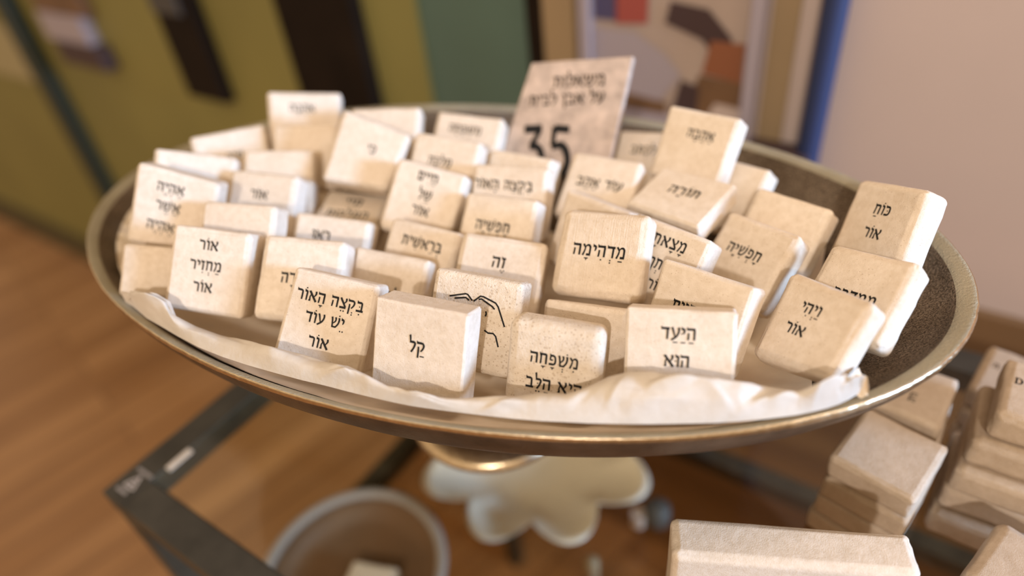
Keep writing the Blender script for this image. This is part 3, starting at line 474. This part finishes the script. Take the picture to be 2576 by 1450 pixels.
# ------------------------------------------------------------------ Hebrew lettering, built as strokes (unit: letter height)
def S_(*a): return a
H_, V_ = .205, .165
def hbar(x0, x1, y=.905, h=H_): return ('p', [(x0, y - h / 2), (x1, y - h / 2), (x1, y + h / 2), (x0, y + h / 2)])
def serif(x, y=.905): return ('p', [(x, y - H_ / 2), (x + .10, y - H_ / 2), (x + .10, y + H_ / 2 - .02), (x + .02, y + H_ / 2 + .10), (x - .02, y + H_ / 2 + .06)])
def st(pts, w): return ('s', pts, w)
GL = {
'א': (.86, [st([(.08, 1.0), (.16, .86), (.68, .16), (.80, .0)], [.20, .19, .19, .20]), st([(.70, 1.02), (.73, .78), (.62, .56), (.50, .44)], [.17, .17, .11, .09]), st([(.28, .70), (.16, .48), (.15, .26), (.17, .10)], [.09, .11, .13, .15]), hbar(.03, .24, .06, .13)]),
'ב': (.74, [serif(.06), hbar(.08, .48), st([(.44, .93), (.53, .84), (.55, .7), (.55, .1)], [.13, .16, .15, .15]), hbar(.02, .73, .095)]),
'ד': (.70, [serif(.02), hbar(.05, .70), st([(.535, .9), (.53, .5), (.51, 0)], [.16, .16, .14])]),
'ה': (.76, [serif(.02), hbar(.05, .70), st([(.62, .93), (.635, .8), (.63, .5), (.62, 0)], [.14, .16, .16, .15]), st([(.16, .60), (.15, .3), (.12, .0)], [.13, .14, .13])]),
'ו': (.34, [serif(.02), hbar(.04, .22), st([(.18, .93), (.255, .84), (.25, .5), (.235, 0)], [.12, .16, .155, .13])]),
'ז': (.42, [serif(.02), hbar(.04, .38, .895), st([(.22, .85), (.24, .5), (.20, 0)], [.12, .16, .15])]),
'ח': (.78, [serif(.04), hbar(.06, .62), st([(.58, .93), (.645, .84), (.64, .5), (.63, 0)], [.13, .16, .16, .15]), st([(.17, .88), (.165, .5), (.13, 0)], [.14, .14, .14])]),
'י': (.34, [serif(.02), hbar(.04, .22), st([(.18, .93), (.255, .84), (.25, .65), (.19, .46)], [.12, .16, .15, .07])]),
'כ': (.68, [serif(.04), hbar(.06, .40), st([(.36, .92), (.50, .84), (.56, .66), (.57, .34), (.50, .16), (.36, .08)], [.15, .16, .155, .155, .16, .15]), hbar(.02, .40, .095)]),
'ך': (.66, [serif(.02), hbar(.05, .50), st([(.46, .93), (.545, .84), (.54, .3), (.52, -.40)], [.13, .16, .16, .14])]),
'ל': (.60, [st([(.05, 1.46), (.10, 1.36), (.13, .98)], [.20, .15, .12]), hbar(.07, .50, .885), st([(.46, .90), (.54, .80), (.52, .60), (.40, .30), (.22, .0)], [.13, .16, .16, .14, .15])]),
'מ': (.84, [st([(.06, 1.0), (.16, .86), (.24, .70)], [.15, .16, .10]), st([(.24, .72), (.40, .90), (.56, .92), (.68, .80), (.70, .62), (.69, .16)], [.07, .13, .18, .17, .155, .15]), hbar(.38, .765, .095), st([(.27, .80), (.23, .45), (.07, .0)], [.10, .13, .15])]),
'ם': (.76, [serif(.02), hbar(.05, .62), st([(.56, .92), (.63, .84), (.63, .1)], [.13, .16, .15]), hbar(.12, .70, .095), st([(.19, .88), (.19, .1)], [.14, .14])]),
'ן': (.34, [serif(.02), hbar(.04, .22), st([(.18, .93), (.255, .84), (.25, .4), (.23, -.40)], [.12, .16, .155, .13])]),
'ע': (.74, [st([(.62, 1.02), (.66, .8), (.60, .5), (.44, .24), (.22, .06), (.04, -.06)], [.17, .16, .15, .15, .16, .14]), st([(.08, 1.02), (.16, .85), (.26, .5), (.34, .22)], [.17, .16, .13, .10])]),
'פ': (.72, [serif(.10), hbar(.12, .42), st([(.38, .92), (.52, .84), (.59, .66), (.60, .34), (.53, .16), (.38, .08)], [.15, .16, .155, .155, .16, .15]), hbar(.02, .42, .095), st([(.17, .86), (.14, .60), (.18, .50), (.34, .50)], [.13, .13, .12, .14])]),
'צ': (.74, [st([(.07, 1.02), (.15, .86), (.40, .50), (.62, .17)], [.17, .18, .17, .16]), st([(.62, 1.02), (.65, .82), (.56, .62), (.40, .50)], [.17, .15, .11, .08]), hbar(.03, .68, .095)]),
'ק': (.76, [serif(.02), hbar(.05, .48), st([(.44, .93), (.58, .85), (.64, .68), (.56, .42), (.38, .18)], [.14, .16, .16, .14, .11]), st([(.17, .58), (.17, .2), (.14, -.40)], [.13, .15, .14])]),
'ר': (.66, [serif(.02), hbar(.05, .42), st([(.38, .92), (.51, .85), (.55, .68), (.53, 0)], [.14, .16, .155, .14])]),
'ש': (.94, [st([(.08, 1.02), (.14, .85), (.19, .45), (.22, .08)], [.17, .16, .14, .14]), st([(.80, 1.02), (.84, .80), (.78, .45), (.60, .15), (.50, .08)], [.17, .16, .15, .14, .13]), st([(.44, 1.02), (.50, .86), (.46, .62), (.24, .40)], [.17, .15, .13, .09]), hbar(.15, .60, .08, .16)]),
'ת': (.80, [serif(.06), hbar(.10, .52), st([(.50, .93), (.62, .85), (.655, .7), (.64, 0)], [.14, .16, .155, .15]), st([(.21, .88), (.21, .4), (.17, .14)], [.14, .14, .14]), hbar(.0, .22, .07, .14)]),
'D': (.95, [st([(.20, 0), (.20, 1.3)], [.2, .2]), ('p', [(.02, 0), (.5, 0), (.5, .12), (.02, .12)]), ('p', [(.02, 1.18), (.5, 1.18), (.5, 1.3), (.02, 1.3)]), st([(.45, 1.24), (.68, 1.14), (.82, .9), (.86, .65), (.82, .4), (.68, .16), (.45, .06)], [.12, .15, .2, .21, .2, .15, .12])]),
'3': (.62, [st([(.06, .93), (.55, .93)], [.14, .14]), st([(.52, .93), (.26, .60)], [.10, .12]), st([(.22, .60), (.42, .60), (.55, .48), (.56, .28), (.44, .10), (.24, .05), (.04, .10)], [.12, .13, .16, .17, .15, .12, .10])]),
'5': (.62, [st([(.18, .93), (.58, .90)], [.13, .13]), st([(.18, .96), (.14, .60)], [.13, .12]), st([(.12, .58), (.34, .62), (.50, .52), (.56, .32), (.48, .12), (.28, .02), (.04, .05)], [.11, .13, .16, .17, .15, .13, .10])]),
}
def dot(x, y, r=.075): return ('p', [(x + r * math.cos(k * math.pi / 4), y + r * math.sin(k * math.pi / 4)) for k in range(8)])
def mark(ch, xc, w, letter):
    yb = -.24 if letter not in 'קךן' else -.24
    if letter == 'ק': xc += .14
    o = ord(ch)
    if o == 0x5B7: return [hbar(xc - .19, xc + .19, yb, .10)]
    if o == 0x5B8: return [hbar(xc - .18, xc + .18, yb + .02, .10), ('p', [(xc - .06, yb), (xc + .06, yb), (xc + .04, yb - .17), (xc - .04, yb - .17)])]
    if o == 0x5B4: return [dot(xc, yb)]
    if o == 0x5B0: return [dot(xc, yb + .02, .07), dot(xc, yb - .19, .07)]
    if o == 0x5B5: return [dot(xc - .13, yb), dot(xc + .13, yb)]
    if o == 0x5B6: return [dot(xc - .14, yb + .02, .068), dot(xc + .14, yb + .02, .068), dot(xc, yb - .15, .068)]
    if o == 0x5B2: return [hbar(xc - .26, xc + .02, yb, .10), dot(xc + .17, yb + .05, .06), dot(xc + .17, yb - .13, .06)]
    if o == 0x5B9: return [dot(xc - (0.0 if letter == 'ו' else w * .5), 1.20)]
    if o == 0x5BC: return [dot((xc - .13) if letter in 'וי' else xc - .03, .50, .065)]
    if o == 0x5C1: return [dot(xc + w * .36, 1.20)]
    if o == 0x5C2: return [dot(xc - w * .36, 1.20)]
    return []
def layout(text):
    items = []                                   # (letter, marks)
    for ch in text:
        if 0x591 <= ord(ch) <= 0x5C7: items[-1][1].append(ch)
        else: items.append((ch, []))
    if text[0].isascii(): items = items[::-1]
    gap = .10; tot = sum((.42 if c == ' ' else GL[c][0]) + gap for c, _ in items) - gap
    x = tot / 2; prims = []
    for c, ms in items:
        w = .42 if c == ' ' else GL[c][0]; x -= w
        if c != ' ':
            pr = list(GL[c][1])
            for k in ms: pr += mark(k, w / 2, w, c)
            for q in pr:
                if q[0] == 'p': prims.append(('p', [(a + x, b2) for a, b2 in q[1]]))
                else: prims.append(('s', [(a + x, b2) for a, b2 in q[1]], q[2]))
        x -= gap
    return prims
def smooth_path(pts, ws):
    if len(pts) < 3: return pts, ws
    P, W = [], []
    for i in range(len(pts) - 1):
        p0 = Vector(pts[max(0, i - 1)]); p1 = Vector(pts[i]); p2 = Vector(pts[i + 1]); p3 = Vector(pts[min(len(pts) - 1, i + 2)])
        for k in range(4):
            t = k / 4
            P.append(.5 * ((2 * p1) + (p2 - p0) * t + (2 * p0 - 5 * p1 + 4 * p2 - p3) * t * t + (3 * p1 - p0 - 3 * p2 + p3) * t ** 3)); W.append(ws[i] * (1 - t) + ws[i + 1] * t)
    P.append(Vector(pts[-1])); W.append(ws[-1]); return P, W
def stroke_poly(mb, pts, ws, to3, curved=True):
    P, W = smooth_path(pts, ws) if curved else ([Vector(p) for p in pts], ws)
    P = [Vector(p) for p in P]; L = []
    for i, q in enumerate(P):
        d = (P[min(i + 1, len(P) - 1)] - P[max(i - 1, 0)]).normalized(); n_ = Vector((-d.y, d.x)) * (W[i] * (.56 if curved else .5))
        L.append((q + n_, q - n_))
    v = []
    for a, c in L: v += [to3(a), to3(c)]
    mb.add(v, [(2 * i, 2 * i + 1, 2 * i + 3, 2 * i + 2) for i in range(len(L) - 1)])
def lettering(texts, t, parent, extra=None, rot=0.0, name='inscription'):
    mb = MB(); y = -t / 2 - .00016
    for (s, cx, cz, h) in texts:
        ca, sa = math.cos(rot), math.sin(rot)
        def to3(p, cx=cx, cz=cz, h=h, kx=(.72 if s == '35' else 1)):
            a, c = p[0] * h * kx, (p[1] - .5) * h
            return Vector((cx + a * ca - c * sa, y, cz + a * sa + c * ca))
        for q in layout(s):
            if q[0] == 'p': mb.add([to3(Vector(p)) for p in q[1]], [tuple(range(len(q[1])))])
            else: stroke_poly(mb, q[1], q[2], to3)
    for L in (extra or []):
        stroke_poly(mb, [(a / 1000, c / 1000) for a, c in L], [.00085] * len(L), lambda p: Vector((p[0], y, p[1])), False)
    return mb.build(name, M['ink'], parent)

# ------------------------------------------------------------------ stones
def ticks(half, r):
    a = [-half + r * k for k in (0, .12, .30, .52, .76, 1.0)]
    e_ = min(r * .22, (half - r) * .3); hf = half - r - e_
    n_ = 6; mid = [-hf + 2 * hf * k / n_ for k in range(0, n_ + 1)]
    return a + mid + [-x for x in reversed(a)]
def rounded_stone(name, d, r, seed, mat, warp=None, rough=1.0):
    w, t, h = [x / 2 for x in d]; r = min(r, t * .95)
    X, Y, Z = ticks(w, r), ticks(t, r), ticks(h, r)
    v = []; f = []; idx = {}
    def vid(x, y, z):
        k = (round(x, 6), round(y, 6), round(z, 6))
        if k in idx: return idx[k]
        c = Vector((max(-(w - r), min(w - r, x)), max(-(t - r), min(t - r, y)), max(-(h - r), min(h - r, z))))
        dv = Vector((x, y, z)) - c
        p = c + dv.normalized() * r if dv.length > 1e-9 else Vector((x, y, z))
        edge = sum(1 for a, b2 in ((abs(x), w - r), (abs(y), t - r), (abs(z), h - r)) if a > b2 + 1e-6)
        so = Vector((seed * 7.1, seed * 3.3, seed))
        q = p * 60 + so
        dn = .0005 * (noise.noise(q) + 1) * .5 + .00030 * (noise.noise(q * 4) + 1) * .5
        if edge >= 2: dn += .0010 * rough * max(0, noise.noise(p * 110 + so) + .05) + .0007 * rough * max(0, noise.noise(p * 330 + so))
        front = y < -t + 1e-6 and edge < 2
        if not front: p = p - (dv.normalized() if dv.length > 1e-9 else Vector((0, 0, 0))) * dn
        if warp:
            a = (p.x / w + 1) / 2; b2 = (p.z / h + 1) / 2
            (l0, l1, l2, l3) = warp
            ox = (l0[0] * (1 - a) + l1[0] * a) * b2 + (l3[0] * (1 - a) + l2[0] * a) * (1 - b2)
            oz = (l0[1] * (1 - a) + l1[1] * a) * b2 + (l3[1] * (1 - a) + l2[1] * a) * (1 - b2)
            p = p + Vector((ox, 0, oz)) * .001
        idx[k] = len(v); v.append(p); return idx[k]
    def grid(A, B, fn, flip):
        for i in range(len(A) - 1):
            for j in range(len(B) - 1):
                q = [vid(*fn(A[i], B[j])), vid(*fn(A[i + 1], B[j])), vid(*fn(A[i + 1], B[j + 1])), vid(*fn(A[i], B[j + 1]))]
                f.append(tuple(reversed(q)) if flip else tuple(q))
    grid(X, Z, lambda a, b2: (a, -t, b2), False); grid(X, Z, lambda a, b2: (a, t, b2), True)
    grid(Y, Z, lambda a, b2: (w, a, b2), False); grid(Y, Z, lambda a, b2: (-w, a, b2), True)
    grid(X, Y, lambda a, b2: (a, b2, h), False); grid(X, Y, lambda a, b2: (a, b2, -h), True)
    return obj(name, v, f, mat, None, True)
INFO = {
'A': ('inscribed_stone', "upright cream stone with three short stacked words, standing at the bowl's front left", 'stone', 'inscribed stones heaped in the metal bowl'),
'B': ('inscribed_stone', 'cream stone with one word half hidden, right beside the front left three-word stone', 'stone', 'inscribed stones heaped in the metal bowl'),
'C': ('inscribed_stone', 'front cream stone with a long two-word first line above two shorter lines', 'stone', 'inscribed stones heaped in the metal bowl'),
'D': ('inscribed_stone', 'square sharp-edged front stone with a single two-letter word and no other line', 'stone', 'inscribed stones heaped in the metal bowl'),
'E': ('inscribed_stone', 'cream stone with a line drawing of two hands, behind the two-letter stone', 'stone', 'inscribed stones heaped in the metal bowl'),
'F': ('inscribed_stone', 'thick pitted front stone with rounded top corner, its second line cut by tissue', 'stone', 'inscribed stones heaped in the metal bowl'),
'G': ('inscribed_stone', 'straight upright front stone with two lines, in front of a half hidden trapezoid stone', 'stone', 'inscribed stones heaped in the metal bowl'),
'H': ('inscribed_stone', 'tilted tan stone with two slanting lines at the front right, above the paper end', 'stone', 'inscribed stones heaped in the metal bowl'),
'I': ('inscribed_stone', 'tan stone directly behind the front two-line stone, its single word cut at the bottom', 'stone', 'inscribed stones heaped in the metal bowl'),
'J': ('inscribed_stone', 'tan stone with several slanting lines wedged behind the combed square stone', 'stone', 'inscribed stones heaped in the metal bowl'),
'K': ('inscribed_stone', 'tan stone with one slanting word, between the blank stone and the tilted front right stone', 'stone', 'inscribed stones heaped in the metal bowl'),
'L': ('inscribed_stone', 'blank tan stone leaning behind the one with a slanting word, right half of heap', 'stone', 'inscribed stones heaped in the metal bowl'),
'M': ('inscribed_stone', "tan stone with two words highest at the bowl's right end, resting on the rim", 'stone', 'inscribed stones heaped in the metal bowl'),
'N': ('inscribed_stone', 'large tan stone by the right rim, only the tops of its word showing', 'stone', 'inscribed stones heaped in the metal bowl'),
'O': ('inscribed_stone', 'stone lying almost flat with one slanted word, under the upright back right stone', 'stone', 'inscribed stones heaped in the metal bowl'),
'P': ('inscribed_stone', 'upright cream stone with one word, topmost at the back right of heap', 'stone', 'inscribed stones heaped in the metal bowl'),
'Q': ('inscribed_stone', 'small blank corner of stone behind the topmost back right stone, near the rim', 'stone', 'inscribed stones heaped in the metal bowl'),
'R': ('inscribed_stone', 'yellowish stone with one word, just left of the topmost back right stone', 'stone', 'inscribed stones heaped in the metal bowl'),
'S': ('inscribed_stone', "yellowish stone with two small words, right in front of the price plaque's lower right corner", 'stone', 'inscribed stones heaped in the metal bowl'),
'T': ('inscribed_stone', 'mostly hidden tan stone directly behind the combed square stone, blank upper strip showing', 'stone', 'inscribed stones heaped in the metal bowl'),
'U': ('inscribed_stone', "square comb-marked pinkish stone with one long word, at the heap's centre front", 'stone', 'inscribed stones heaped in the metal bowl'),
'V': ('inscribed_stone', 'blank tan stone lying below the comb-marked square stone, behind the pitted stone', 'stone', 'inscribed stones heaped in the metal bowl'),
'W': ('inscribed_stone', 'cream stone with a tiny two-letter word and dots, left of the comb-marked stone', 'stone', 'inscribed stones heaped in the metal bowl'),
'X': ('inscribed_stone', 'cream stone with only one letter tip showing, behind the front long-line stone', 'stone', 'inscribed stones heaped in the metal bowl'),
'Y': ('inscribed_stone', 'blurred tan stone with one slanted word, between the two-letter stone and three-line stone behind', 'stone', 'inscribed stones heaped in the metal bowl'),
'Z': ('inscribed_stone', 'tan stone with one word low on it, behind the tiny two-letter-word stone', 'stone', 'inscribed stones heaped in the metal bowl'),
'AA': ('inscribed_stone', 'stone with two blurred words in one line, above the tan low-word stone', 'stone', 'inscribed stones heaped in the metal bowl'),
'AB': ('inscribed_stone', "blank strip of stone in front of the price plaque's lower left digit", 'stone', 'inscribed stones heaped in the metal bowl'),
'AC': ('inscribed_stone', "white and tan stone with three short blurred lines, at the heap's middle", 'stone', 'inscribed stones heaped in the metal bowl'),
'AD': ('inscribed_stone', 'blurred tan stone with one word, directly behind the three-line middle stone', 'stone', 'inscribed stones heaped in the metal bowl'),
'AE': ('inscribed_stone', 'pale blurred stone with one faint word, left of the price plaque', 'stone', 'inscribed stones heaped in the metal bowl'),
'AF': ('inscribed_stone', 'tilted white stone with a tiny word and tan corner, back left of middle', 'stone', 'inscribed stones heaped in the metal bowl'),
'AG': ('inscribed_stone', 'blank white sliver of stone behind the tilted white one with tiny word', 'stone', 'inscribed stones heaped in the metal bowl'),
'AH': ('inscribed_stone', 'topmost stone at the back left with one faint word, against the green wall', 'stone', 'inscribed stones heaped in the metal bowl'),
'AI': ('inscribed_stone', 'blank white-topped stone directly below the topmost back left stone', 'stone', 'inscribed stones heaped in the metal bowl'),
'AJ': ('inscribed_stone', 'leftmost blurred stone of the back row, its top edge rising to the right', 'stone', 'inscribed stones heaped in the metal bowl'),
'AK': ('inscribed_stone', 'blank pale stone, second behind the blurred one-word stone at left', 'stone', 'inscribed stones heaped in the metal bowl'),
'AL': ('inscribed_stone', 'blank blurred stone behind the leftmost three-line stone, white upper half', 'stone', 'inscribed stones heaped in the metal bowl'),
'AM': ('inscribed_stone', "leftmost stone with three blurred lines, leaning on the bowl's left side", 'stone', 'inscribed stones heaped in the metal bowl'),
'AN': ('inscribed_stone', 'thick blurred stone with one short word, right of the leftmost three-line stone', 'stone', 'inscribed stones heaped in the metal bowl'),
'AO': ('inscribed_stone', 'white stone behind the front left three-word stone, only a letter tip showing', 'stone', 'inscribed stones heaped in the metal bowl'),
'AP': ('inscribed_stone', 'tan stone whose small word is cut by the stone below, left of centre', 'stone', 'inscribed stones heaped in the metal bowl'),
'AQ': ('inscribed_stone', 'tan stone lying flat in shade with two faint lines, under the tilted white stone', 'stone', 'inscribed stones heaped in the metal bowl'),
'AR': ('inscribed_stone', "shaded blank stone lowest at the bowl's left side, beside the tissue end", 'stone', 'inscribed stones heaped in the metal bowl'),
'SIGN': ('price_plaque', 'mottled pinkish stone price plaque with a large number, standing at the back of the bowl', 'sign', None),
}
RAD = dict(U=.0048, F=.0055, D=.0014, G=.0018, M=.004, N=.0042, H=.0045, I=.0022, K=.004, L=.004, C=.0026, O=.002, B=.0038, W=.0036, SIGN=.001, AM=.003, AN=.004, BIG=.003)
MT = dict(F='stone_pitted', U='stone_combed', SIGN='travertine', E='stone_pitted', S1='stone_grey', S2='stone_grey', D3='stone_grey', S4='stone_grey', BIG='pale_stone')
def mat4(c, R): return Matrix.Translation(c) @ Matrix(R).to_4x4()
seed = 0
for key, (c, R, d, warp, tx) in DATA['st'].items():
    seed += 1
    if key in ('S1', 'S2', 'D3', 'S4', 'BIG'): continue
    d = [x / 1000 for x in d]
    nm, label, cat, grp = INFO[key]
    o = rounded_stone(nm, d, RAD.get(key, .003), seed, M[MT.get(key, 'stone')], warp)
    o.matrix_world = mat4(c, R); tag(o, label, cat, grp)
    if tx or key == 'E':
        lettering([(s, x / 1000, z / 1000, h / 1000) for s, x, z, h in tx], d[1], o, DATA['heart'] if key == 'E' else None)

# stones stacked on the glass table, right of the bowl
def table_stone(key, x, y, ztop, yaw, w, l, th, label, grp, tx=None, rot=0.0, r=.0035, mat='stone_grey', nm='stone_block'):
    global seed; seed += 1
    o = rounded_stone(nm, (w, th, l), r, seed, M[mat])
    # face normal (-Y) points up; local Z along depth
    c_, s_ = math.cos(yaw), math.sin(yaw)
    R = Matrix(((c_, 0, -s_), (s_, 0, c_), (0, -1, 0)))
    Rm = Matrix(((c_, s_ * 0, -s_), (s_, 0, c_), (0, -1, 0)))
    o.matrix_world = Matrix.Translation((x, y, ztop - th / 2)) @ Rm.to_4x4()
    tag(o, label, 'stone', grp)
    if tx: lettering(tx, th, o, None, rot)
    return o

G1 = 'plain stone blocks stacked on the glass table'
def stack(key, n, top_label, low_label, w, l, ztop, tx=None, rot=0.0, dx=None, yaw=None, r=.0035):
    c, R, d, warp, t_ = DATA['st'][key]
    x, y = dx or c[:2]
    yw = math.atan2(R[1][0], R[0][0]) if yaw is None else yaw
    th = (ztop - T_TOP - .0003) / n
    rnd = random.Random(key)
    for k in range(n):
        top = k == 0
        lab = top_label if top else low_label[k - 1]
        ox, oy, oa = (0, 0, 0) if top else (rnd.uniform(-.002, .001), rnd.uniform(-.0025, .001), rnd.uniform(-.05, .05))
        table_stone(key, x + ox, y + oy, ztop - k * th, yw + oa, w, l, th - .0002, lab, G1, tx if top else None, rot, r)
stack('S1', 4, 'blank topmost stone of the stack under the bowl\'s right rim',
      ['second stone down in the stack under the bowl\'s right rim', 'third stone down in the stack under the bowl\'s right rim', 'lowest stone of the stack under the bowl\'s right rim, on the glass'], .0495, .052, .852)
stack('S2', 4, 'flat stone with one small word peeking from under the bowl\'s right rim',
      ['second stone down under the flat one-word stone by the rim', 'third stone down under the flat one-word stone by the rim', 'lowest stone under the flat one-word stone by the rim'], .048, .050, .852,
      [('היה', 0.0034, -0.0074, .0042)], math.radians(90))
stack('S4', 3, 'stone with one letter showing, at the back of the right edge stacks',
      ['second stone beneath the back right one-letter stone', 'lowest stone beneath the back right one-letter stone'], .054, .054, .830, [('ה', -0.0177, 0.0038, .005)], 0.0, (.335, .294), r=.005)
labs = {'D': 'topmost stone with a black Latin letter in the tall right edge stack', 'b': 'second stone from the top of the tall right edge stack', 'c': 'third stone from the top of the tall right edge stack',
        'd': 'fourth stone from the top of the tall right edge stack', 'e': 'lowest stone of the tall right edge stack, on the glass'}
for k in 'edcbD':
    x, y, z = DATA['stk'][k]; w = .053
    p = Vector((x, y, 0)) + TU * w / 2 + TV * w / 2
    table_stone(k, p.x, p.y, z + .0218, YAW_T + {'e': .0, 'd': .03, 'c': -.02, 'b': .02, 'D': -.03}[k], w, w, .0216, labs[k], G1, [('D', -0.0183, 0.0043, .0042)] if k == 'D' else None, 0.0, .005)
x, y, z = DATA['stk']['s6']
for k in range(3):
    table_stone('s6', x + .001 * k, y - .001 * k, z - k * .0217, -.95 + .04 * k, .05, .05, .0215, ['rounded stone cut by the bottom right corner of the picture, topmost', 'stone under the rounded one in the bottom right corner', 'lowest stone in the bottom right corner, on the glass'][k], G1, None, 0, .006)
c, R, d, warp, t_ = DATA['st']['BIG']
zt = c[2] + d[1] / 2000
table_stone('BIG', c[0], c[1], zt, math.atan2(R[1][0], R[0][0]), d[0] / 1000, d[2] / 1000, zt - T_TOP - .0003, 'large long pale stone block standing in the foreground at the bottom right', None, None, 0, .0042, 'pale_stone', 'stone_slab')

q_ = tw(.112, .112, 0)
table_stone('dish_stone', q_.x, q_.y, Z2 + .0255, YAW_T + .35, .052, .046, .019, 'pale stone lying in the round dish on the lower glass shelf', None, None, 0, .004, 'pale_stone')
